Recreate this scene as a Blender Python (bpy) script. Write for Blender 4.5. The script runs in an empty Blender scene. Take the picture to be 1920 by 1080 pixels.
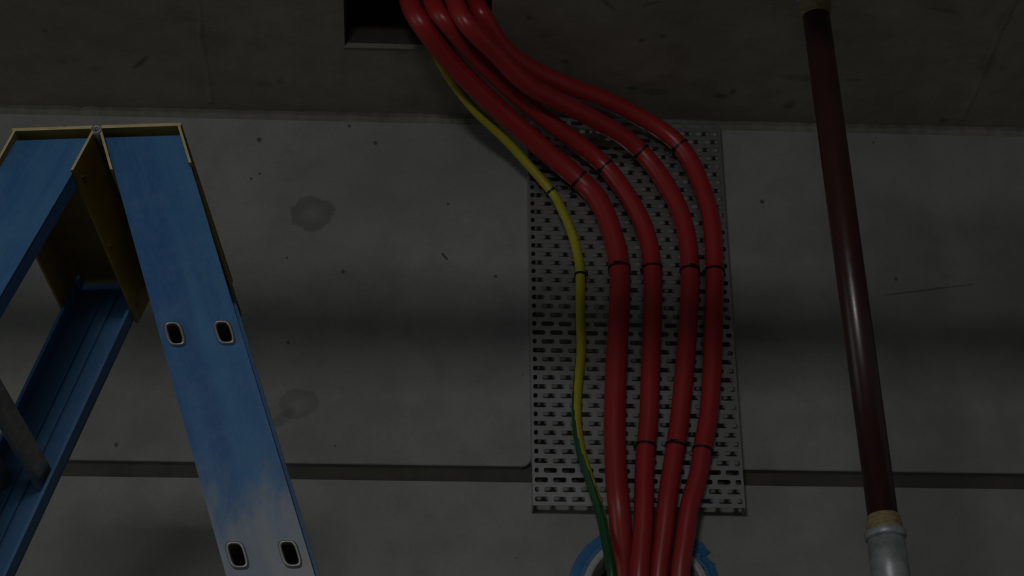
import bpy, bmesh, math, random
from mathutils import Vector, Matrix, noise

random.seed(7)
SC = bpy.context.scene
COL = SC.collection

# ------------------------------------------------------------------ camera
# world frame: wall face is Y = 0, X runs right along it, Z is up, floor at Z = 0
F = 4000.0                                   # focal length in pixels of a 1920 x 1080 frame
H_ = Vector((0.9985, 0.0186, 0.0517))        # world X / Y / Z written in camera axes (right, down, forward)
N_ = Vector((-0.0542, 0.4859, 0.8724))
U_ = Vector((-0.0089, -0.8738, 0.4861))
CAM = Vector((0.0, -3.63, 1.55))
cam_data = bpy.data.cameras.new('camera')
cam_data.sensor_width = 36.0
cam_data.lens = F / 1920.0 * 36.0
cam_data.clip_start = 0.05
cam = bpy.data.objects.new('camera', cam_data)
COL.objects.link(cam)
right = Vector((H_.x, N_.x, U_.x)); down = Vector((H_.y, N_.y, U_.y)); fwd = Vector((H_.z, N_.z, U_.z))
R3 = Matrix((right, -down, -fwd)).transposed()
cam.matrix_world = Matrix.Translation(CAM) @ R3.to_4x4()
SC.camera = cam

# ------------------------------------------------------------------ world, lamp, exposure
SC.view_settings.view_transform = 'Standard'
SC.view_settings.look = 'None'
SC.view_settings.gamma = 1.0
SC.view_settings.use_curve_mapping = False
SC.view_settings.exposure = 0.0
w = bpy.data.worlds.new('dim_interior'); SC.world = w
w.use_nodes = True
w.node_tree.nodes['Background'].inputs[0].default_value = (0.92, 1.0, 0.98, 1)
w.node_tree.nodes['Background'].inputs[1].default_value = 0.062

LAMP = Vector((-0.50, -4.6, 3.05))
ld = bpy.data.lights.new('work_lamp', 'AREA')
ld.shape = 'RECTANGLE'; ld.size = 0.60; ld.size_y = 0.24
ld.energy = 17.0
ld.color = (1.0, 0.985, 0.95)
lo = bpy.data.objects.new('work_lamp', ld); COL.objects.link(lo)
lo.location = LAMP
lo.rotation_euler = (Vector((0.25, 0, 3.4)) - LAMP).to_track_quat('-Z', 'Y').to_euler()

# large soft fill added far to the left, so cables darken on their right
ol = bpy.data.lights.new('soft_left_fill', 'AREA')
ol.shape = 'RECTANGLE'; ol.size = 2.6; ol.size_y = 2.2
ol.energy = 11.0; ol.color = (0.93, 1.0, 1.0)
oo = bpy.data.objects.new('soft_left_fill', ol); COL.objects.link(oo)
oo.location = (-4.6, -2.6, 2.2)
oo.rotation_euler = (Vector((0.3, -0.2, 3.3)) - oo.location).to_track_quat('-Z', 'Y').to_euler()

# ------------------------------------------------------------------ helpers
def at(px, py, Y):
    """point at distance -Y in front of the wall that a survey pixel looks at"""
    d = Vector(((px - 960) / F, (py - 540) / F, 1.0))
    r = Vector((d.dot(H_), d.dot(N_), d.dot(U_)))
    return CAM + r * ((Y - CAM.y) / r.y)

def at_z(px, py, Z):
    d = Vector(((px - 960) / F, (py - 540) / F, 1.0))
    r = Vector((d.dot(H_), d.dot(N_), d.dot(U_)))
    return CAM + r * ((Z - CAM.z) / r.z)

def obj(name, bm, mat, parent=None, smooth=False):
    me = bpy.data.meshes.new(name)
    bmesh.ops.recalc_face_normals(bm, faces=bm.faces)
    bm.to_mesh(me); bm.free()
    for m in (mat if isinstance(mat, (list, tuple)) else [mat]):
        me.materials.append(m)
    if smooth:
        for p in me.polygons: p.use_smooth = True
    o = bpy.data.objects.new(name, me); COL.objects.link(o)
    if parent: o.parent = parent
    return o

def tag(o, label=None, cat=None, group=None, kind=None):
    if label: o['label'] = label
    if cat: o['category'] = cat
    if group: o['group'] = group
    if kind: o['kind'] = kind
    return o

def empty(name, loc=(0, 0, 0), rz=0.0):
    e = bpy.data.objects.new(name, None); COL.objects.link(e)
    e.empty_display_size = 0.05
    e.location = loc; e.rotation_euler = (0, 0, rz)
    return e

def box(bm, x0, x1, y0, y1, z0, z1, mi=0):
    v = [bm.verts.new((x, y, z)) for z in (z0, z1) for y in (y0, y1) for x in (x0, x1)]
    for f in ((0, 1, 3, 2), (4, 6, 7, 5), (0, 4, 5, 1), (2, 3, 7, 6), (0, 2, 6, 4), (1, 5, 7, 3)):
        bm.faces.new([v[i] for i in f]).material_index = mi

def hexa(bm, pts):
    v = [bm.verts.new(p) for p in pts]
    for f in ((0, 1, 2, 3), (7, 6, 5, 4), (0, 4, 5, 1), (1, 5, 6, 2), (2, 6, 7, 3), (3, 7, 4, 0)):
        bm.faces.new([v[i] for i in f])

def catmull(pts, n):
    P = [pts[0] * 2 - pts[1]] + list(pts) + [pts[-1] * 2 - pts[-2]]
    out = []
    for i in range(1, len(P) - 2):
        p0, p1, p2, p3 = P[i - 1], P[i], P[i + 1], P[i + 2]
        for k in range(n):
            t = k / n
            out.append(0.5 * ((2 * p1) + (p2 - p0) * t + (2 * p0 - 5 * p1 + 4 * p2 - p3) * t * t
                              + (3 * p1 - p0 - 3 * p2 + p3) * t ** 3))
    out.append(P[-2].copy())
    return out

def smooth_path(p, it=3):
    for _ in range(it):
        p = [p[0]] + [(p[i - 1] + p[i] * 2 + p[i + 1]) / 4 for i in range(1, len(p) - 1)] + [p[-1]]
    return p

def frames(path, ref):
    out = []
    for i, p in enumerate(path):
        t = (path[min(i + 1, len(path) - 1)] - path[max(i - 1, 0)]).normalized()
        b = t.cross(ref).normalized()
        nrm = b.cross(t).normalized()
        ref = nrm
        out.append((p, t, nrm, b))
    return out

def tube(bm, path, r, seg=16, ref=Vector((0, -1, 0)), caps=True, matfn=None):
    fr = frames(path, ref)
    rings = []
    for i, (p, t, nrm, b) in enumerate(fr):
        rr = r(i / (len(fr) - 1)) if callable(r) else r
        rings.append([bm.verts.new(p + (nrm * math.cos(2 * math.pi * k / seg) + b * math.sin(2 * math.pi * k / seg)) * rr)
                      for k in range(seg)])
    for i in range(len(rings) - 1):
        for k in range(seg):
            f = bm.faces.new((rings[i][k], rings[i][(k + 1) % seg], rings[i + 1][(k + 1) % seg], rings[i + 1][k]))
            f.smooth = True
            if matfn: f.material_index = matfn(i / len(rings), (k + 0.5) / seg)
    if caps:
        bm.faces.new(rings[0]); bm.faces.new(rings[-1])
    return fr

def lathe(bm, prof, base, axis, seg=28):
    """profile = [(radius, distance along axis)]"""
    axis = axis.normalized()
    ref = Vector((1, 0, 0)) if abs(axis.x) < 0.8 else Vector((0, 1, 0))
    u = axis.cross(ref).normalized(); v = axis.cross(u)
    rings = []
    for r, d in prof:
        rings.append([bm.verts.new(base + axis * d + (u * math.cos(2 * math.pi * k / seg) + v * math.sin(2 * math.pi * k / seg)) * r)
                      for k in range(seg)])
    for i in range(len(rings) - 1):
        for k in range(seg):
            bm.faces.new((rings[i][k], rings[i][(k + 1) % seg], rings[i + 1][(k + 1) % seg], rings[i + 1][k])).smooth = True
    return rings

def plate(bm, cells, fn, thick):
    """cells = [(u0, u1, t0, t1, hole)], hole = polygon points or None; fn(u, t, w) -> point; w = 0 front, thick back.
    Slots are real holes; rims are walled."""
    key = {}
    faces = []
    def V(u, t):
        k = (round(u * 1e5), round(t * 1e5))
        key.setdefault(k, (u, t)); return k
    for u0, u1, t0, t1, hole in cells:
        c = [V(u0, t0), V(u1, t0), V(u1, t1), V(u0, t1)]
        if not hole:
            faces.append(c); continue
        hu0, hu1, ht0, ht1, ch = hole                      # slot with chamfered ends
        b0, b1 = V(hu0 + ch, ht0), V(hu1 - ch, ht0)
        r0, r1 = V(hu1, ht0 + ch), V(hu1, ht1 - ch)
        q0, q1 = V(hu1 - ch, ht1), V(hu0 + ch, ht1)
        l0, l1 = V(hu0, ht1 - ch), V(hu0, ht0 + ch)
        faces += [[c[0], c[1], b1, b0], [c[1], c[2], r1, r0], [c[2], c[3], q1, q0], [c[3], c[0], l1, l0],
                  [c[0], b0, l1], [c[1], r0, b1], [c[2], q0, r1], [c[3], l0, q1]]
    fv = {k: bm.verts.new(fn(p[0], p[1], 0.0)) for k, p in key.items()}
    bv = {k: bm.verts.new(fn(p[0], p[1], thick)) for k, p in key.items()}
    cnt = {}
    for f in faces:
        f2 = [x for i, x in enumerate(f) if x != f[i - 1]]
        if len(set(f2)) < 3: continue
        bm.faces.new([fv[k] for k in f2]); bm.faces.new([bv[k] for k in reversed(f2)])
        for i in range(len(f2)):
            a, b = f2[i], f2[(i + 1) % len(f2)]
            e = (min(a, b), max(a, b)); cnt[e] = cnt.get(e, 0) + 1
    for (a, b), n in cnt.items():
        if n == 1:
            bm.faces.new((fv[a], fv[b], bv[b], bv[a]))

# ------------------------------------------------------------------ materials
class NT:
    def __init__(s, name):
        s.m = bpy.data.materials.new(name); s.m.use_nodes = True
        s.t = s.m.node_tree; s.n = s.t.nodes; s.l = s.t.links
        s.b = s.n['Principled BSDF']
        s.co = s.n.new('ShaderNodeTexCoord').outputs['Object']
    def put(s, inp, v):
        if hasattr(v, 'is_linked') or isinstance(v, bpy.types.NodeSocket): s.l.new(v, inp)
        else: inp.default_value = v
    def noise(s, scale, detail=4, rough=0.55, vec=None, dist=0.0):
        n = s.n.new('ShaderNodeTexNoise'); s.l.new(vec or s.co, n.inputs['Vector'])
        n.inputs['Scale'].default_value = scale; n.inputs['Detail'].default_value = detail
        n.inputs['Roughness'].default_value = rough; n.inputs['Distortion'].default_value = dist
        return n.outputs['Fac']
    def mapping(s, sc, loc=(0, 0, 0), rot=(0, 0, 0)):
        n = s.n.new('ShaderNodeMapping'); s.l.new(s.co, n.inputs[0])
        n.inputs['Location'].default_value = loc; n.inputs['Scale'].default_value = sc; n.inputs['Rotation'].default_value = rot
        return n.outputs[0]
    def ramp(s, v, a, b, lo=0.0, hi=1.0):
        n = s.n.new('ShaderNodeMapRange'); n.interpolation_type = 'SMOOTHSTEP'
        s.l.new(v, n.inputs[0])
        for i, x in enumerate((a, b, lo, hi)): n.inputs[i + 1].default_value = x
        return n.outputs[0]
    def math(s, op, a, b=0.0):
        n = s.n.new('ShaderNodeMath'); n.operation = op; s.put(n.inputs[0], a); s.put(n.inputs[1], b); return n.outputs[0]
    def mix(s, f, a, b, mode='MIX'):
        n = s.n.new('ShaderNodeMix'); n.data_type = 'RGBA'; n.blend_type = mode
        s.put(n.inputs[0], f)
        for i, x in ((6, a), (7, b)):
            if isinstance(x, (tuple, list)): n.inputs[i].default_value = (*x[:3], 1)
            else: s.l.new(x, n.inputs[i])
        return n.outputs[2]
    def bump(s, h, strength, dist):
        n = s.n.new('ShaderNodeBump'); n.inputs['Strength'].default_value = strength; n.inputs['Distance'].default_value = dist
        s.l.new(h, n.inputs['Height']); s.l.new(n.outputs[0], s.b.inputs['Normal'])
    def fin(s, col, rough=0.6, metal=0.0, spec=0.5):
        s.put(s.b.inputs['Base Color'], col if not isinstance(col, tuple) else (*col, 1))
        s.put(s.b.inputs['Roughness'], rough); s.b.inputs['Metallic'].default_value = metal
        s.b.inputs['Specular IOR Level'].default_value = spec
        return s.m

def concrete(name, base, dark, scale=1.0, contrast=0.35, spots=(), plane='xz', stain=None, pits=0.5):
    """spots: (u, v, ru, rv, angle, depth) marks with a shape of their own on the surface"""
    m = NT(name)
    big = m.ramp(m.noise(2.2 * scale, 5, 0.6), 0.35, 0.7)
    mid = m.ramp(m.noise(11 * scale, 6, 0.62), 0.35, 0.72)
    fine = m.noise(140 * scale, 3, 0.6)
    col = m.mix(m.math('MULTIPLY', big, contrast), base, dark)
    col = m.mix(m.math('MULTIPLY', mid, contrast * 0.8), col, dark)
    col = m.mix(m.ramp(fine, 0.3, 0.7, 0.0, 0.12), col, tuple(c * 0.6 for c in dark))
    if stain:
        col = m.mix(m.ramp(m.noise(4.5 * scale, 4, 0.6, vec=m.mapping((1, 1, 1), (3.1, 7.7, 1.3))), 0.5, 0.75, 0, 0.6), col, stain)
    # pin holes
    vor = m.n.new('ShaderNodeTexVoronoi'); vor.inputs['Scale'].default_value = 26 * scale
    m.l.new(m.co, vor.inputs['Vector'])
    sel = m.ramp(m.noise(7 * scale, 2, vec=m.mapping((1, 1, 1), (9, 2, 5))), 0.56, 0.66)
    pit = m.math('MULTIPLY', m.ramp(vor.outputs['Distance'], 0.03, 0.085, 1, 0), sel)
    col = m.mix(m.math('MULTIPLY', pit, pits), col, tuple(c * 0.3 for c in dark))
    hgt = m.math('SUBTRACT', m.math('ADD', m.math('MULTIPLY', fine, 0.25), mid), m.math('MULTIPLY', pit, 1.0))
    if spots:
        sep = m.n.new('ShaderNodeSeparateXYZ'); m.l.new(m.co, sep.inputs[0])
        wob = m.math('MULTIPLY', m.math('SUBTRACT', m.noise(45, 4, 0.6), 0.5), 1.6)
        U, Vv = sep.outputs[0], sep.outputs[2 if plane == 'xz' else 1]
        for (cu, cv, ru, rv, ang, dep, ring) in spots:
            du = m.math('SUBTRACT', U, cu); dv = m.math('SUBTRACT', Vv, cv)
            ca, sa = math.cos(ang), math.sin(ang)
            a = m.math('ADD', m.math('MULTIPLY', du, ca / ru), m.math('MULTIPLY', dv, sa / ru))
            b = m.math('SUBTRACT', m.math('MULTIPLY', dv, ca / rv), m.math('MULTIPLY', du, sa / rv))
            d = m.math('SQRT', m.math('ADD', m.math('MULTIPLY', a, a), m.math('MULTIPLY', b, b)))
            d = m.math('ADD', d, m.math('MULTIPLY', wob, 0.45))
            k = m.ramp(d, *((0.85, 1.05) if plane == 'xz' else (0.45, 1.25)), 1, 0)
            if ring: k = m.math('MULTIPLY', k, m.ramp(d, 0.0, 0.75, 0.45, 1.0))
            col = m.mix(m.math('MULTIPLY', k, dep), col, tuple(c * 0.25 for c in dark))
    m.bump(hgt, 0.35, 0.0015)
    return m.fin(col, m.ramp(mid, 0, 1, 0.72, 0.9), spec=0.3)

def P(px, py, Y=0.0):
    v = at(px, py, Y); return v.x, v.z
def PS(px, py):
    v = at_z(px, py, 3.978); return v.x, v.y

wall_spots = []
for px, py, r in ((655, 236, 5), (471, 335, 4), (487, 325, 4), (643, 509, 5.5), (929, 518, 4.5), (540, 642, 4.5),
                  (538, 483, 3.5), (840, 382, 4), (1429, 378, 6), (1638, 267, 3), (218, 834, 5.5), (628, 836, 3),
                  (236, 237, 5), (311, 236, 6), (704, 268, 6), (486, 262, 7), (1680, 523, 5), (120, 237, 3), (1100, 900, 3)):
    u, v = P(px, py); wall_spots.append((u, v, r * 0.72 / 963, r * 0.72 / 830, 0.3, 0.75, 0))
u, v = P(585, 400); wall_spots.append((u, v, 0.045, 0.041, 0.5, 0.42, 1))
u, v = P(560, 757); wall_spots.append((u, v, 0.040, 0.032, 0.2, 0.30, 1))
u, v = P(527, 785); wall_spots.append((u, v, 0.030, 0.012, 0.7, 0.26, 0))
u, v = P(834, 481); wall_spots.append((u, v, 0.011, 0.003, -0.95, 0.8, 0))
u, v = P(1740, 543); wall_spots.append((u, v, 0.10, 0.0022, 0.16, 0.5, 0))
soff_spots = []
for px, py, ru, rv, ang, dep in ((264, 117, .030, .007, -0.95, .8), (85, 58, .008, .006, 0, .5), (992, 33, .006, .008, 0, .7),
                                 (1242, 68, .007, .010, 0, .7), (1203, 75, .007, .007, 0, .6), (1060, 116, .009, .010, 0, .7),
                                 (1140, 8, .028, .006, .9, .6), (1225, 6, .022, .006, -.4, .5), (1352, 180, .020, .010, .4, .75),
                                 (1374, 172, .006, .012, .2, .75), (1185, 165, .012, .008, 0, .6), (1228, 172, .03, .014, 0, .4),
                                 (1495, 145, .04, .012, .1, .45), (1480, 196, .012, .018, .3, .6), (1600, 150, .02, .006, 0, .5),
                                 (1885, 35, .014, .05, .0, .35), (1850, 120, .02, .05, .0, .35), (1770, 225, .014, .01, 0, .6),
                                 (1775, 20, .03, .008, .2, .4), (495, 157, .02, .012, 0, .4), (525, 152, .01, .012, 0, .4),
                                 (180, 130, .016, .012, 0, .3), (115, 115, .01, .008, 0, .3)):
    u, v = PS(px, py); soff_spots.append((u, v, ru, rv, ang, dep * 0.75, 0))

M = {}
M['wall'] = concrete('precast_concrete', (0.312, 0.317, 0.309), (0.175, 0.182, 0.176), 1.0, 0.5, wall_spots, pits=0.5)
M['wall_low'] = concrete('precast_concrete_lower', (0.325, 0.328, 0.318), (0.20, 0.203, 0.192), 1.0, 0.5, pits=0.5)
M['soffit'] = concrete('formed_concrete', (0.300, 0.283, 0.232), (0.190, 0.174, 0.138), 1.3, 0.65, soff_spots, plane='xy', stain=(0.15, 0.125, 0.085), pits=0.2)
M['mortar'] = concrete('mortar', (0.215, 0.210, 0.180), (0.12, 0.115, 0.09), 2.5, 0.6, pits=0.6)
M['joint'] = concrete('joint_mortar', (0.085, 0.082, 0.070), (0.052, 0.05, 0.042), 2.0, 0.5, pits=0.3)
M['hole_shade'] = concrete('painted_hole_shade', (0.050, 0.046, 0.040), (0.03, 0.028, 0.024), 2.0, 0.5, pits=0.2)  # near-black colour stands in for shade up inside the opening
M['floor'] = concrete('floor_concrete', (0.26, 0.25, 0.22), (0.17, 0.165, 0.15), 0.8, 0.5)

def simple(name, col, rough, metal=0.0, spec=0.5, var=0.15, scale=30, bump=0.0, stretch=(1, 1, 1)):
    m = NT(name)
    n = m.noise(scale, 4, 0.6, vec=m.mapping(stretch))
    c = m.mix(m.ramp(n, 0.3, 0.75, 0, 1), col, tuple(x * (1 - var * 2) for x in col))
    if bump: m.bump(n, bump, 0.001)
    return m.fin(c, m.ramp(n, 0.2, 0.8, max(rough - 0.08, 0.02), rough + 0.08), metal, spec)

M['red'] = simple('red_cable_sheath', (0.36, 0.022, 0.026), 0.36, spec=0.5, var=0.06, scale=14)
M['yellow'] = simple('earth_yellow', (0.40, 0.36, 0.025), 0.38, spec=0.45, var=0.06)
M['green'] = simple('earth_green', (0.010, 0.085, 0.028), 0.34, spec=0.5, var=0.1)
M['black'] = simple('black_nylon', (0.010, 0.009, 0.010), 0.42, spec=0.4, var=0.1)
M['zinc'] = simple('galvanised_steel', (0.56, 0.59, 0.62), 0.33, metal=0.92, var=0.22, scale=34, bump=0.05)
M['maroon'] = simple('maroon_paint', (0.042, 0.012, 0.012), 0.30, spec=0.6, var=0.15, scale=22)
M['hemp'] = simple('sealing_hemp', (0.27, 0.21, 0.10), 0.85, var=0.25, scale=120, bump=0.6, stretch=(1, 1, 4))
M['malleable'] = simple('galvanised_fitting', (0.36, 0.39, 0.41), 0.48, metal=0.35, var=0.28, scale=38, bump=0.15)
M['capyellow'] = simple('yellow_plastic', (0.30, 0.205, 0.022), 0.50, var=0.15, scale=12)
M['capedge'] = simple('yellow_plastic_lit_edge', (0.50, 0.42, 0.22), 0.6, var=0.12, scale=40)
M['rivet'] = simple('dark_rivet', (0.06, 0.05, 0.035), 0.5, metal=0.4)
M['alu'] = simple('aluminium', (0.36, 0.36, 0.35), 0.45, metal=0.8, var=0.12, scale=60)
M['rubber'] = simple('black_rubber', (0.02, 0.02, 0.02), 0.8)
M['tape'] = simple('blue_tape', (0.045, 0.19, 0.42), 0.5, var=0.12, scale=60, bump=0.2)
M['pvc'] = simple('white_plastic', (0.46, 0.49, 0.50), 0.45, var=0.08, scale=20)
M['foam'] = simple('black_foam', (0.014, 0.014, 0.015), 0.95, bump=0.6, scale=140)
M['grey_pipe'] = simple('grey_pipe', (0.30, 0.30, 0.29), 0.55)

def blue_grp(name, lean):
    m = NT(name)
    rot = m.mapping((1, 1, 1), rot=(0, lean, 0))
    mp = m.n.new('ShaderNodeMapping'); m.l.new(rot, mp.inputs[0]); mp.inputs['Scale'].default_value = (3.4, 1.0, 0.22)
    st = m.noise(9, 4, 0.6, vec=mp.outputs[0])
    sp = m.noise(26, 5, 0.65)
    grain = m.noise(190, 3, 0.6, vec=m.mapping((1.6, 1, 0.5)))
    c = m.mix(m.ramp(st, 0.35, 0.68), (0.044, 0.155, 0.335), (0.027, 0.108, 0.285))
    c = m.mix(m.ramp(sp, 0.45, 0.8, 0, 0.30), c, (0.085, 0.20, 0.345))
    sc = m.noise(16, 6, 0.7, vec=m.mapping((1.5, 1.0, 0.8), (4.4, 1.1, 8.3)), dist=1.2)
    c = m.mix(m.ramp(sc, 0.66, 0.74, 0, 0.35), c, (0.25, 0.30, 0.32))
    # lower stiles turn grey, with a ragged upper edge
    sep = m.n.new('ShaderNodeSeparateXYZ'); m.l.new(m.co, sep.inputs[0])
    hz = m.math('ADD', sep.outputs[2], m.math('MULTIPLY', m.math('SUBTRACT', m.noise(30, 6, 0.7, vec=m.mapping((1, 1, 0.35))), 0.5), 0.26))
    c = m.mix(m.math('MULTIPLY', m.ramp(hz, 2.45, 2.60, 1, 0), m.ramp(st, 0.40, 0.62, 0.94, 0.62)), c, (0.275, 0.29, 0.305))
    c = m.mix(m.ramp(grain, 0.45, 0.75, 0, 0.15), c, (0.16, 0.24, 0.32))
    m.bump(grain, 0.12, 0.0006)
    return m.fin(c, m.ramp(sp, 0.3, 0.7, 0.36, 0.5), spec=0.4)
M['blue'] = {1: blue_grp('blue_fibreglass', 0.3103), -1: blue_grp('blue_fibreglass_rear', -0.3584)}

# ------------------------------------------------------------------ setting
ZS = 3.978
bm = bmesh.new(); box(bm, -5, 5, -7.5, 0.5, -0.15, 0.0)
tag(obj('floor', bm, M['floor']), 'bare concrete floor far below the view', kind='structure')

# back wall: recessed backing, precast panels in front of it
SLV = Vector((0.452, 0, 2.936)); SLR = 0.119
GZ0, GZ1 = 3.160, 3.193          # horizontal groove
PX0, PX1 = 0.2490, 0.2620        # vertical joint behind the tray
def wall_with_hole(bm, x0, x1, z0, z1, y, c, r, seg=40):
    vs = [bm.verts.new((x, y, z)) for x, z in ((x0, z0), (x1, z0), (x1, z1), (x0, z1))]
    hs = [bm.verts.new((c.x + r * math.cos(2 * math.pi * k / seg), y, c.z + r * math.sin(2 * math.pi * k / seg))) for k in range(seg)]
    es = [bm.edges.new((vs[i], vs[(i + 1) % 4])) for i in range(4)] + [bm.edges.new((hs[i], hs[(i + 1) % seg])) for i in range(seg)]
    bmesh.ops.triangle_fill(bm, edges=es, use_beauty=True, use_dissolve=False)
    return vs, hs
bm = bmesh.new()
wall_with_hole(bm, -5, 5, 0.0, ZS + 0.35, 0.016, SLV, SLR)
wallo = tag(obj('wall_back', bm, M['joint']), 'grey precast concrete wall with recessed joints', kind='structure')

def panel(x0, x1, z0, z1, mat, r=None, holes=False, d=0.016):
    bm = bmesh.new()
    ch = 0.0018
    if holes:
        vs, hs = wall_with_hole(bm, x0, x1, z0, z1, 0.0, SLV, SLR)
        for loop in (vs, hs):
            bk = [bm.verts.new((v.co.x, d, v.co.z)) for v in loop]
            n = len(loop)
            for i in range(n): bm.faces.new((loop[i], loop[(i + 1) % n], bk[(i + 1) % n], bk[i]))
    else:
        pts = []
        for cx, cz, key, a0 in ((x0, z0, 'bl', 180), (x1, z0, 'br', 270), (x1, z1, 'tr', 0), (x0, z1, 'tl', 90)):
            rr = (r or {}).get(key, 0.0)
            if rr:
                ox = cx + (rr if 'l' in key else -rr); oz = cz + (rr if 'b' in key else -rr)
                for k in range(9):
                    a = math.radians(a0 + 90 * k / 8); pts.append((ox + rr * math.cos(a), oz + rr * math.sin(a)))
            else: pts.append((cx, cz))
        mx, mz = (x0 + x1) / 2, (z0 + z1) / 2
        ins = [(px + (ch if px < mx else -ch), pz + (ch if pz < mz else -ch)) for px, pz in pts]
        f0 = [bm.verts.new((px, 0.0, pz)) for px, pz in ins]
        f1 = [bm.verts.new((px, ch, pz)) for px, pz in pts]
        f2 = [bm.verts.new((px, d, pz)) for px, pz in pts]
        bm.faces.new(f0)
        n = len(pts)
        for a, b in ((f0, f1), (f1, f2)):
            for i in range(n): bm.faces.new((a[i], a[(i + 1) % n], b[(i + 1) % n], b[i]))
    return obj('panel', bm, mat, wallo)
panel(-5, PX0, GZ1, 3.954, M['wall'], {'br': 0.020})
panel(PX1, 5, GZ1, 3.954, M['wall'])
panel(-5, 5, 0.0, GZ0, M['wall_low'], holes=True)

# rough mortar packing between wall head and soffit
bm = bmesh.new()
nx = 420; prev = None
for i in range(nx + 1):
    x = -2.2 + 4.6 * i / nx
    q = noise.noise(Vector((x * 14, 0, 0))); q2 = noise.noise(Vector((x * 45, 3, 0)))
    yb = 0.004 + 0.003 * q2
    zb = 3.953 + 0.0035 * q2 + 0.002 * q
    zm = 3.966 + 0.004 * q
    r = [bm.verts.new(c) for c in ((x, 0.014, zb), (x, yb, zb + 0.001), (x, yb - 0.004 + 0.002 * q, zm), (x, yb + 0.002, ZS + 0.002 - 0.005 * max(0, q2)), (x, 0.014, ZS + 0.002))]
    if prev:
        for k in range(4): bm.faces.new((prev[k], prev[k + 1], r[k + 1], r[k]))
    prev = r
tag(obj('trim_1', bm, M['mortar']), 'rough mortar joint where wall meets soffit', kind='structure')

# soffit slab with the rectangular cable opening
hx0, hx1, hy0, hy1 = -0.119, 0.161, -0.43, -0.222
TH = 0.36
bm = bmesh.new()
box(bm, -5, hx0, -7.5, 0.5, ZS, ZS + TH)
box(bm, hx1, 5, -7.5, 0.5, ZS, ZS + TH)
box(bm, hx0, hx1, -7.5, hy0, ZS, ZS + TH)
box(bm, hx0, hx1, hy1, 0.5, ZS, ZS + TH)
ceil = tag(obj('ceiling', bm, M['soffit']), 'dark brownish concrete soffit with a rectangular opening for the red cables', kind='structure')
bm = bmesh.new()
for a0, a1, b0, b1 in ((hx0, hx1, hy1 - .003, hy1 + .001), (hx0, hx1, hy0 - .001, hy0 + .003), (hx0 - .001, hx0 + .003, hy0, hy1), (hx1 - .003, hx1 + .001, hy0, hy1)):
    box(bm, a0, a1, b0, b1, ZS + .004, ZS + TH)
obj('opening_shade', bm, M['hole_shade'], ceil)  # dark sheets added on the inner faces as the opening's shade
# thin cement nib along the rear edge of the opening
bm = bmesh.new()
prev = None
for i in range(41):
    x = hx0 - 0.002 + (hx1 - hx0 + 0.004) * i / 40
    q = noise.noise(Vector((x * 30, 1, 5))) * 0.0012
    r = [bm.verts.new(c) for c in ((x, hy1 + 0.006 + q, ZS + 0.001), (x, hy1 - 0.001, ZS - 0.0022 + q), (x, hy1 - 0.003, ZS - 0.0014), (x, hy1 - 0.004, ZS + 0.008))]
    if prev:
        for k in range(3): bm.faces.new((prev[k], prev[k + 1], r[k + 1], r[k]))
    prev = r
obj('opening_edge', bm, M['mortar'], ceil, True)
# fins left by formwork board joints
for fx, wd, hh, y1 in ((-0.393, 0.011, 0.0015, -0.02), (1.147, 0.014, 0.0013, -0.02)):
    bm = bmesh.new(); prev = None
    for i in range(160):
        y = y1 - 2.4 * i / 159
        q = noise.noise(Vector((fx, y * 9, 2))); q2 = noise.noise(Vector((fx + 4, y * 22, 2)))
        c = fx + 0.006 * q; ww = wd * (0.7 + 0.5 * q2); h2 = hh * (0.9 + 0.8 * q2)
        r = [bm.verts.new(k) for k in ((c - ww, y, ZS + .0005), (c - ww * .2, y, ZS - h2), (c + ww * .35, y, ZS - h2 * .8), (c + ww, y, ZS + .0005))]
        if prev:
            for k in range(3): bm.faces.new((prev[k], prev[k + 1], r[k + 1], r[k]))
        prev = r
    obj('formwork_fin', bm, M['soffit'], ceil, True)

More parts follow.
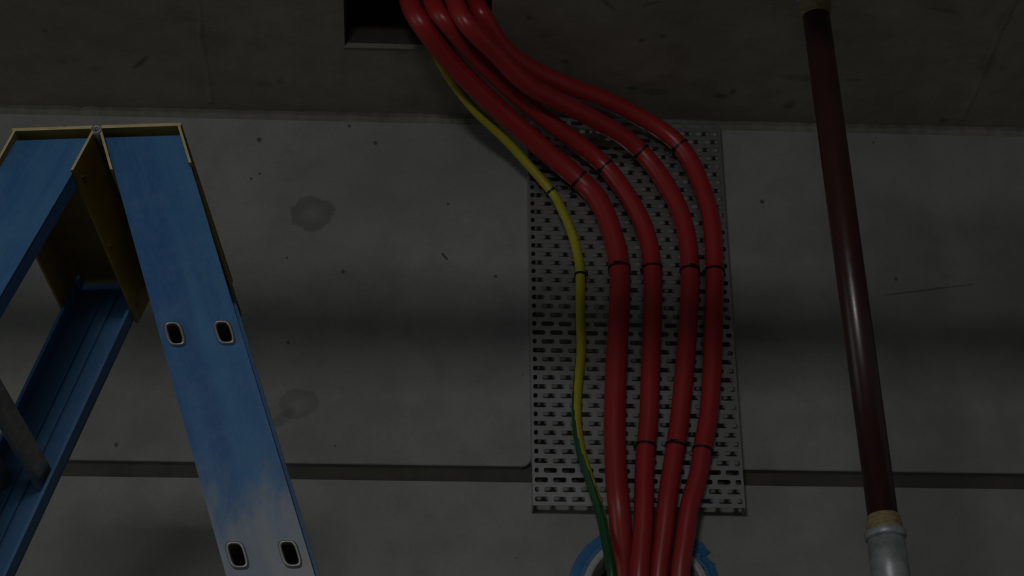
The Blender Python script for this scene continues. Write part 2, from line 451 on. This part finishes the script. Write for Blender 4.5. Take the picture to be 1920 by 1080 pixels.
# ------------------------------------------------------------------ step ladder
PHI = 0.1007
LAD = empty('step_ladder', (-0.3947, -1.2849, 0.0), -PHI)
tag(LAD, 'blue fibreglass step ladder with yellow top caps standing open before the wall', 'ladder')
ZT = 3.0734; W = 0.095; DL = 0.0058; WT = 0.386; BETA = 0.0742
FL_D = 0.031; TK = 0.005
AL = {1: 0.3103, -1: 0.3584}
RUNG_T = [0.327 + 0.315 * k for k in range(9)]
RU = (0.0248, 0.0852)
def rail_fn(sg, far):
    al = AL[sg]; bt = BETA if far else -BETA
    d = Vector((sg * math.sin(al), math.tan(bt), -math.cos(al))); d.normalize()
    o = Vector((0, WT if far else 0.0, ZT))
    vs = -1.0 if far else 1.0
    return (lambda u, t, wv: o + d * t + Vector((sg * u, vs * wv, 0))), d
for sg in (1, -1):
    hw = W / math.cos(AL[sg])
    for far in (False, True):
        fn, d = rail_fn(sg, far)
        L = (ZT - 0.004) / -d.z
        bm = bmesh.new()
        u0, u1 = DL, DL + hw
        cells = []
        t = 0.006
        for rt in RUNG_T:
            hh = 0.0155
            cells.append((u0, u1, t, rt - 0.024, None))
            um = (RU[0] + RU[1]) / 2
            for (a, b, c) in ((u0, um, RU[0]), (um, u1, RU[1])):
                cells.append((a, b, rt - 0.024, rt + 0.024, (c - 0.0088, c + 0.0088, rt - hh, rt + hh, 0.004)))
            t = rt + 0.024
        cells.append((u0, u1, t, L, None))
        plate(bm, cells, fn, TK)
        for a, b in ((u0, u0 + TK), (u1 - TK, u1)):       # flanges
            hexa(bm, [fn(a, 0.006, TK * .5), fn(b, 0.006, TK * .5), fn(b, 0.006, FL_D), fn(a, 0.006, FL_D),
                      fn(a, L, TK * .5), fn(b, L, TK * .5), fn(b, L, FL_D), fn(a, L, FL_D)])
        um = (u0 + u1) / 2                                # moulded ribs inside the channel
        for c in (um - 0.010, um + 0.010):
            hexa(bm, [fn(c - .002, 0.02, TK * .9), fn(c + .002, 0.02, TK * .9), fn(c + .001, 0.02, TK + .0025), fn(c - .001, 0.02, TK + .0025),
                      fn(c - .002, L, TK * .9), fn(c + .002, L, TK * .9), fn(c + .001, L, TK + .0025), fn(c - .001, L, TK + .0025)])
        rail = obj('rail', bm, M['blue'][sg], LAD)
        bm = bmesh.new()
        hexa(bm, [fn(u0 - .004, L - .06, -.004), fn(u1 + .004, L - .06, -.004), fn(u1 + .004, L - .06, FL_D + .004), fn(u0 - .004, L - .06, FL_D + .004),
                  fn(u0 - .004, L + .004, -.004), fn(u1 + .004, L + .004, -.004), fn(u1 + .004, L + .004, FL_D + .004), fn(u0 - .004, L + .004, FL_D + .004)])
        obj('foot', bm, M['rubber'], rail)
    # rungs: pairs of hollow oblong tubes with flared ends
    fnN, dN = rail_fn(sg, False); fnF, dF = rail_fn(sg, True)
    for rt in RUNG_T:
        for c in RU:
            bm = bmesh.new()
            def ring(fn, d, hu, ht, wv, n=28):
                out = []
                for k in range(n):
                    a = 2 * math.pi * k / n
                    ca, sa = math.cos(a), math.sin(a)
                    pw = 0.42 if sa < 0 else 0.7          # squarer head, rounder foot
                    cu = hu * math.copysign(abs(ca) ** 0.55, ca); ct = ht * math.copysign(abs(sa) ** pw, sa)
                    out.append(bm.verts.new(fn(c + cu, rt + ct, wv)))
                return out
            A = [ring(fnN, dN, .0074, .0142, .004), ring(fnN, dN, .0074, .0142, -.0025), ring(fnN, dN, .0086, .0153, -.0045), ring(fnN, dN, .0104, .0172, -.0042),
                 ring(fnN, dN, .0116, .0186, -.0010), ring(fnN, dN, .0112, .0181, .0002), ring(fnN, dN, .0086, .0153, .001), ring(fnN, dN, .0086, .0153, .02)]
            B = [ring(fnF, dF, .0086, .0153, .02), ring(fnF, dF, .0086, .0153, .001), ring(fnF, dF, .0116, .0186, -.0010), ring(fnF, dF, .0104, .0172, -.0042),
                 ring(fnF, dF, .0086, .0153, -.0045), ring(fnF, dF, .0074, .0142, -.0025), ring(fnF, dF, .0074, .0142, .004)]
            S = A + B
            for i in range(len(S)):
                a, b = S[i], S[(i + 1) % len(S)]
                for k in range(len(a)):
                    bm.faces.new((a[k], a[(k + 1) % len(a)], b[(k + 1) % len(a)], b[k])).smooth = True
            obj('rung', bm, M['alu'], LAD)
    # yellow cap: inverted channel over both stiles of this half
    al = AL[sg]; dirv = Vector((sg * math.sin(al), 0, -math.cos(al)))
    bm = bmesh.new()
    y0, y1 = -0.015, WT + 0.015
    CT = 0.0035
    def wallp(u, ln):
        p = Vector((sg * u, 0, ZT)); q = Vector((sg * (u + CT), 0, ZT))
        pts = [p, q, q + dirv * ln, p + dirv * ln]
        hexa(bm, [Vector((k.x, y0, k.z)) for k in pts] + [Vector((k.x, y1, k.z)) for k in pts])
    wallp(DL - CT - .0005, 0.067); wallp(DL + hw - .0012, 0.060)
    box(bm, *sorted((sg * (DL - CT), sg * (DL + hw + CT))), y0, y1, ZT - 0.0005, ZT + 0.004)
    for f in bm.faces:
        f.normal_update()
        if abs(f.normal.y) > 0.9: f.material_index = 1          # cut ends paler, light caught on the edges painted in
    cap = obj('cap', bm, [M['capyellow'], M['capedge']], LAD)
    # rivets on the inner wall
    nrm = Vector((-sg * math.cos(al), 0, -math.sin(al)))
    for yy, ln in ((0.02, .055), (WT * .5, .058), (WT - 0.02, .055)):
        bm = bmesh.new()
        p = Vector((sg * (DL - CT - .0005), yy, ZT)) + dirv * ln
        lathe(bm, [(0.0, .0025), (.0022, .002), (.0034, 0), (.0034, -.002)], p, nrm, 10)
        obj('rivet', bm, M['rivet'], cap)
for yy in (-.018, WT - .012):
    bm = bmesh.new()
    lathe(bm, [(.0035, .02), (.0035, 0), (.0068, 0), (.0068, .03), (.0035, .03), (.0035, .012)], Vector((0, yy, ZT - .003)), Vector((0, 1, 0)), 18)
    obj('hinge_knuckle', bm, M['alu'], LAD)

# ------------------------------------------------------------------ perforated cable tray
TY = -0.040
tx0, tx1 = at(990, 335, TY).x, at(1349, 229, TY).x
tz0, tz1 = 3.0975, 3.9465
TRAY = empty('cable_tray', ((tx0 + tx1) / 2, 0, tz0))
tag(TRAY, 'galvanised perforated cable tray fixed upright to the concrete wall behind the red cables', 'cable tray')
ox, oz = (tx0 + tx1) / 2, tz0
def slot_cells(width, n, pitch, sh, z0, sl=0.0246, px=0.0338, off=0.0042, first=0):
    cells = []
    for i in range(n):
        t0 = z0 + i * pitch; t1 = t0 + pitch; tc = (t0 + t1) / 2
        st = off if (i + first) % 2 == 0 else off - px / 2
        hs = []
        k = 0
        while True:
            a = st + k * px; b = a + sl
            if a > width - off: break
            a = max(a, off); b = min(b, width - off)
            if b - a > 0.005: hs.append((a, b))
            k += 1
        edges = [0.0] + [(hs[j][1] + hs[j + 1][0]) / 2 for j in range(len(hs) - 1)] + [width]
        for j, (a, b) in enumerate(hs):
            cells.append((edges[j], edges[j + 1], t0, t1, (a, b, tc - sh / 2, tc + sh / 2, min(.0024, (b - a) * .3))))
    return cells
bm = bmesh.new()
wd = tx1 - tx0
rows = 44
pt = (tz1 - tz0 - 0.006) / rows
cells = slot_cells(wd, rows, pt, 0.0098, 0.003)
cells += [(0, wd, 0, 0.003, None), (0, wd, tz1 - tz0 - 0.003, tz1 - tz0, None)]
def tray_fn(u, t, wv):
    dent = 0.0012 * noise.noise(Vector((u * 9, t * 7, 0.3)))
    return Vector((tx0 + u - ox, TY + wv + dent, t))
plate(bm, cells, tray_fn, 0.0015)
obj('perforated_plate', bm, M['zinc'], TRAY)
for x in (tx0 - ox, tx1 - ox - 0.0015):
    bm = bmesh.new()
    box(bm, x, x + 0.0015, TY + 0.001, -0.0005, 0, tz1 - tz0)
    obj('side_flange', bm, M['zinc'], TRAY)
# ------------------------------------------------------------------ cables
def cable_path(pts, r, ycross, ytie, tie_i, cross_i, foot=0.012, ex=1.35):
    """pts: survey pixels from the soffit opening downwards; offsets run from the opening to the tray"""
    dist = [0.0]
    for a, b in zip(pts, pts[1:]): dist.append(dist[-1] + math.hypot(b[0] - a[0], b[1] - a[1]))
    out = []
    for i, (px, py) in enumerate(pts):
        if i <= cross_i: Y = ycross
        elif i >= tie_i: Y = ytie
        else:
            k = (dist[i] - dist[cross_i]) / (dist[tie_i] - dist[cross_i])
            k = 1 - (1 - k) ** ex
            Y = ycross + (ytie - ycross) * k
        if py > 955: Y += min(1, (py - 955) / 125) * foot
        out.append(at(px, py, Y))
    return out

def finish(path, enter):
    """run on up through the opening and, at the foot, into the wall sleeve"""
    a, b = path[0], path[1]
    up = [a + Vector((-0.012 * k, -0.004 * k, 0.07 * k)) for k in (4.6, 3, 1.2)]
    c = path[-1]
    xo = lambda f: SLV.x + (enter[0] - SLV.x) * f
    dz = enter[1]
    dn = [Vector((xo(1.06), c.y + .018, c.z - .040 - dz * .4)), Vector((xo(1.25), c.y + .062, c.z - .072 - dz * .8)),
          Vector((xo(1.4), c.y + .14, c.z - .085 - dz)), Vector((xo(1.45), c.y + .34, c.z - .088 - dz))]
    return smooth_path(catmull(up + path + dn, 7), 6)

R1, R2 = 0.0202, 0.0180
CAB = [
    (R1, [(770, 10), (793, 48), (834, 103), (882, 154), (942, 211), (1013, 274), (1087, 337), (1122, 374), (1147, 433), (1162, 502), (1161, 583), (1158, 639),
          (1155, 694), (1152, 778), (1153, 836), (1155, 891), (1160, 947), (1165, 1002), (1172, 1080)],
     'red power cable nearest the green and yellow cable, leftmost of the four'),
    (R2, [(812, 8), (839, 44), (890, 103), (930, 143), (982, 189), (1038, 235), (1092, 275), (1135, 312), (1177, 367), (1211, 433), (1223, 502), (1224, 583), (1222, 639),
          (1219, 694), (1217, 778), (1211, 836), (1208, 891), (1207, 947), (1205, 1002), (1198, 1080)],
     'second red power cable counted from the green and yellow cable'),
    (R2, [(853, 4), (879, 50), (932, 101), (984, 156), (1060, 196), (1135, 235), (1202, 282), (1262, 367), (1286, 433), (1294, 507), (1292, 583), (1288, 639),
          (1283, 694), (1275, 778), (1267, 836), (1258, 891), (1250, 947), (1244, 1002), (1234, 1080)],
     'third red power cable, second from the right edge of the tray'),
    (R2, [(893, 4), (907, 32), (939, 84), (985, 123), (1063, 160), (1128, 184), (1193, 216), (1277, 272), (1322, 367), (1336, 433), (1340, 508), (1339, 583), (1337, 639),
          (1335, 694), (1329, 778), (1318, 836), (1310, 891), (1293, 947), (1285, 1002), (1274, 1080)],
     'rightmost red power cable, running along the right edge of the tray'),
]
CPATH = []
TIE_PX = [(1087, 337), (1135, 312), (1202, 282), (1277, 272)]
for ci, (r, pts, lab) in enumerate(CAB):
    tie_i = pts.index(TIE_PX[ci])
    ytie = TY - r - 0.0035
    pth = finish(cable_path(pts, r, (-.345, -.364, -.392, -.357)[ci], ytie, tie_i, 1, (.046, .004, .012, .010)[ci], (1.35, 1.35, 1.12, 1.62)[ci]), (at(pts[-1][0], 1080, -.05).x, (-.020, .010, 0, 0)[ci]))
    bm = bmesh.new()
    tube(bm, pth, r, 20)
    tag(obj('power_cable', bm, M['red'], None), lab, 'cable', 'red power cables on the tray')
    CPATH.append((pth, r))

epts = [(800, 55), (826, 118), (857, 166), (893, 210), (941, 255), (982, 299), (1035, 360), (1052, 390), (1071, 433), (1083, 477), (1088, 513), (1088, 583),
        (1090, 653), (1086, 694), (1082, 736), (1081, 778), (1083, 808), (1090, 849), (1103, 891), (1117, 933), (1129, 974), (1139, 1030), (1148, 1080)]
RE = 0.0092
pth = cable_path(epts, RE, -0.262, TY - RE - .003, 6, 0, -0.014)
pth = finish(pth, (at(1148, 1080, -.05).x, -.006))
NP = len(pth)
def ycol(t, a):
    # the yellow band winds slowly round the green sheath; a = 0 faces away from the wall
    p = pth[min(int(t * NP), NP - 1)]
    z = p.z
    ph = max(0.0, 3.49 - z) * 0.98
    d = (a - SGN * ph + 0.5) % 1.0 - 0.5
    return 0 if abs(d) < 0.24 else 1
SGN = -1
bm = bmesh.new()
tube(bm, pth, RE, 32, matfn=ycol)
tag(obj('earth_cable', bm, [M['yellow'], M['green']]), 'thin green and yellow striped cable left of the red cables', 'cable')
EPATH = (pth, RE)

# ------------------------------------------------------------------ cable ties
def tie(path, r, px, py, label, head_a):
    best = None
    for i, p in enumerate(path):
        d = p - CAM
        c = H_ * d.x + N_ * d.y + U_ * d.z
        q = (960 + F * c.x / c.z - px) ** 2 + (540 + F * c.y / c.z - py) ** 2
        if best is None or q < best[0]: best = (q, i)
    i = best[1]
    p = path[i]; t = (path[i + 1] - path[i - 1]).normalized()
    n = Vector((0, -1, 0)); n = (n - t * n.dot(t)).normalized(); b = t.cross(n)
    root = empty('cable_tie', p)
    tag(root, label, 'cable tie', 'black cable ties on the tray')
    bm = bmesh.new()
    seg = 26; hw = 0.0022
    loops = []
    for k in range(seg):
        a = 2 * math.pi * k / seg
        dr = n * math.cos(a) + b * math.sin(a)
        back = max(0.0, -math.cos(a))                 # the strap dips through the tray behind the cable
        ex = 0.004 * back
        loops.append([bm.verts.new(dr * (rr + ex) + t * w_) for rr, w_ in ((r + .0004, -hw), (r + .0018, -hw), (r + .0018, hw), (r + .0004, hw))])
    for k in range(seg):
        A, B = loops[k], loops[(k + 1) % seg]
        for j in range(4): bm.faces.new((A[j], A[(j + 1) % 4], B[(j + 1) % 4], B[j]))
    obj('strap', bm, M['black'], root)
    a = head_a
    dr = n * math.cos(a) + b * math.sin(a); tg = b * math.cos(a) - n * math.sin(a)
    bm = bmesh.new()
    c0 = dr * (r + .0008)
    pts = [c0 + tg * s1 * .0034 + t * s2 * .0032 + dr * h for h in (0, .0048) for s1, s2 in ((-1, -1), (1, -1), (1, 1), (-1, 1))]
    hexa(bm, pts)
    q = c0 + dr * .003
    hexa(bm, [q + tg * x + t * y + dr * z for x, z0_ in ((.003, 0), (.011, .003)) for y, z in ((-.0016, z0_), (.0016, z0_), (.0016, z0_ + .0013), (-.0016, z0_ + .0013))])
    obj('head', bm, M['black'], root)

names = ['the leftmost red cable', 'the second red cable from the left', 'the third red cable from the left', 'the rightmost red cable']
for ci, (px, py) in enumerate(TIE_PX):
    tie(*CPATH[ci], px, py, 'black cable tie at the upper bend of ' + names[ci], 1.25 if ci % 2 else 1.45)
for ci, (px, py) in enumerate(((1162, 502), (1223, 502), (1293, 507), (1340, 508))):
    tie(*CPATH[ci], px, py, 'black cable tie at mid-tray on ' + names[ci], (0.1, 2.0, -0.3, 1.9)[ci])
for ci, (px, py) in ((1, (1211, 836)), (2, (1267, 836)), (3, (1318, 843))):
    tie(*CPATH[ci], px, py, 'black cable tie low on the tray on ' + names[ci], (1.9, 0.1, -1.9)[ci - 1])
tie(*EPATH, 1035, 360, 'upper black cable tie on the green and yellow cable', -1.2)
tie(*EPATH, 1088, 513, 'black cable tie halfway down on the green and yellow cable', -1.3)

# ------------------------------------------------------------------ maroon pipe with galvanised fittings
Pt = at(1530, 26, -1.20); Pb = at(1656, 972, -1.165)
ax = (Pb - Pt).normalized()
PIPE = empty('steel_pipe', Pb)
tag(PIPE, 'dark maroon steel pipe with galvanised elbow standing in front of the right wall', 'pipe')
RP = 0.0193
def prt(name, prof, base, axis, mat, seg=32):
    bm = bmesh.new(); lathe(bm, prof, base - Pb, axis, seg); return obj(name, bm, mat, PIPE)
prt('pipe', [(0, -.02), (RP, -.02), (RP * 1.02, (Pb - Pt).length * .5), (RP, (Pb - Pt).length + .03), (0, (Pb - Pt).length + .03)], Pt, ax, M['maroon'])
for nm, base, axis in (('sealing_band', Pb, ax), ('sealing_band', Pt, -ax)):
    prt(nm, [(RP + .0002, -.004), (RP + .0016, -.002), (RP + .0036, .010), (RP + .003, .022), (RP, .024)], base, axis, M['hemp'])
# elbow: collar then a bend towards the wall
eb = Pb + ax * 0.016
prt('collar', [(RP + .001, -.001), (.0240, 0), (.0266, .003), (.0268, .009), (.0258, .0115), (.0238, .0125)], eb, ax, M['malleable'])
bm = bmesh.new()
pts = [eb + ax * .012]
B0 = eb + ax * 0.055
pts.append(B0)
for k in range(1, 11):
    a = math.radians(9 * k)
    pts.append(B0 + ax * (.05 * math.sin(a)) + Vector((0, .05 * (1 - math.cos(a)), 0)))
endp = pts[-1]
pts.append(endp + Vector((0, .03, 0)))
pts = [p - Pb for p in pts]
tube(bm, pts, lambda k: .0236 + .0018 * math.sin(math.pi * min(1, k * 1.3)), 28, ref=Vector((1, 0, 0)))
obj('elbow', bm, M['malleable'], PIPE)
prt('collar', [(0.0234, 0), (0.0259, .002), (0.0259, .014), (.0235, .017)], endp + Vector((0, .024, 0)), Vector((0, 1, 0)), M['malleable'])
prt('branch_pipe', [(RP, 0), (RP, -endp.y - .03)], endp + Vector((0, .03, 0)), Vector((0, 1, 0)), M['maroon'])
# coupling and riser up to the soffit
tb = Pt - ax * 0.020
prt('coupling', [(RP, -.002), (0.0241, 0), (0.0253, .004), (0.0253, .016), (0.0237, .019), (0.0237, .055), (0.0253, .060), (0.0253, .070), (RP, .072)], tb, -ax, M['malleable'])
t2 = tb - ax * .07
prt('riser', [(RP, 0), (RP, (ZS - t2.z) / -ax.z + .01)], t2, -ax, M['maroon'])

# ------------------------------------------------------------------ wall sleeve with blue tape
SLE = empty('wall_sleeve', (SLV.x, 0, SLV.z))
tag(SLE, 'white duct sleeve edged with blue tape where the cables enter the wall', 'duct')
bm = bmesh.new()
lathe(bm, [(.1185, .45), (.1185, -.012), (.117, -.0135), (.106, -.0135), (.1045, -.012), (.1045, .45)], Vector((0, 0, 0)), Vector((0, 1, 0)), 56)
obj('sleeve_pipe', bm, M['pvc'], SLE)
bm = bmesh.new()
rings = lathe(bm, [(.1045, .09), (.08, .088), (.03, .095), (0.002, .095)], Vector((0, 0, 0)), Vector((0, 1, 0)), 40)
obj('foam_seal', bm, M['foam'], SLE)
def tape(a0, a1, r0, r1, rough, seed, name='tape_strip'):
    bm = bmesh.new(); prev = None
    n = 36
    for i in range(n + 1):
        a = math.radians(a0 + (a1 - a0) * i / n)
        q = noise.noise(Vector((i * .45, seed, 0))); q2 = noise.noise(Vector((i * .8, seed, 5)))
        ri = r0 + rough * .010 * q; ro = r1 + rough * .012 * q2
        y = -.003 - .004 * rough * (1 + q)
        rr = []
        for j, (rad, yy) in enumerate(((ri, -.014), (ri + (ro - ri) * .25, -.012 + y * .4), ((ri + ro) / 2, y - .003), (ro, y), (ro, y + .0012), (ri, -.0125))):
            rr.append(bm.verts.new((rad * math.cos(a), yy, rad * math.sin(a))))
        if prev:
            for k in range(6): bm.faces.new((prev[k], prev[(k + 1) % 6], rr[(k + 1) % 6], rr[k]))
        else: bm.faces.new(rr)
        prev = rr
    bm.faces.new(prev)
    return obj(name, bm, M['tape'], SLE)
tape(112, 250, .1180, .1440, .12, 1.0)
tape(-60, 52, .1170, .1420, .45, 2.3)
tape(36, 58, .120, .150, .5, 8.3)

# ------------------------------------------------------------------ services hung from the soffit, above the view
def hung_pipe(Y, z, x0, x1, r, label, tilt=0.0):
    e = empty('suspended_pipe', ((x0 + x1) / 2, Y, z)); tag(e, label, 'pipe')
    bm = bmesh.new(); hl = (x1 - x0) / 2
    lathe(bm, [(0, -hl), (r, -hl), (r, hl), (0, hl)], Vector((0, 0, 0)), Vector((1, 0, tilt)), 20)
    obj('pipe', bm, M['grey_pipe'], e)
    xx = -hl + 0.25
    while xx < hl:
        bm = bmesh.new()
        lathe(bm, [(.004, 0), (.004, ZS - z)], Vector((xx, 0, tilt * xx)), Vector((0, 0, 1)), 8)
        h = obj('hanger_rod', bm, M['zinc'], e)
        bm = bmesh.new()
        lathe(bm, [(r + .0005, -.012), (r + .003, -.012), (r + .003, .012), (r + .0005, .012)], Vector((xx, 0, tilt * xx)), Vector((1, 0, tilt)), 20)
        obj('clamp', bm, M['zinc'], e)
        xx += 1.5
def through(px, py, Y):
    wpt = at(px, py, 0.0)
    return LAMP + (wpt - LAMP) * ((Y - LAMP.y) / (0 - LAMP.y))
a = through(200, 606, -1.7); b = through(1850, 628, -1.7)
hung_pipe(-1.7, (a.z + b.z) / 2, -2.4, 2.4, 0.052, 'long grey pipe hung below the soffit, just above the picture')
c = through(1640, 462, -1.95)
hung_pipe(-1.95, c.z, c.x, 2.6, 0.026, 'thin grey pipe hung beside the long pipe above the picture')
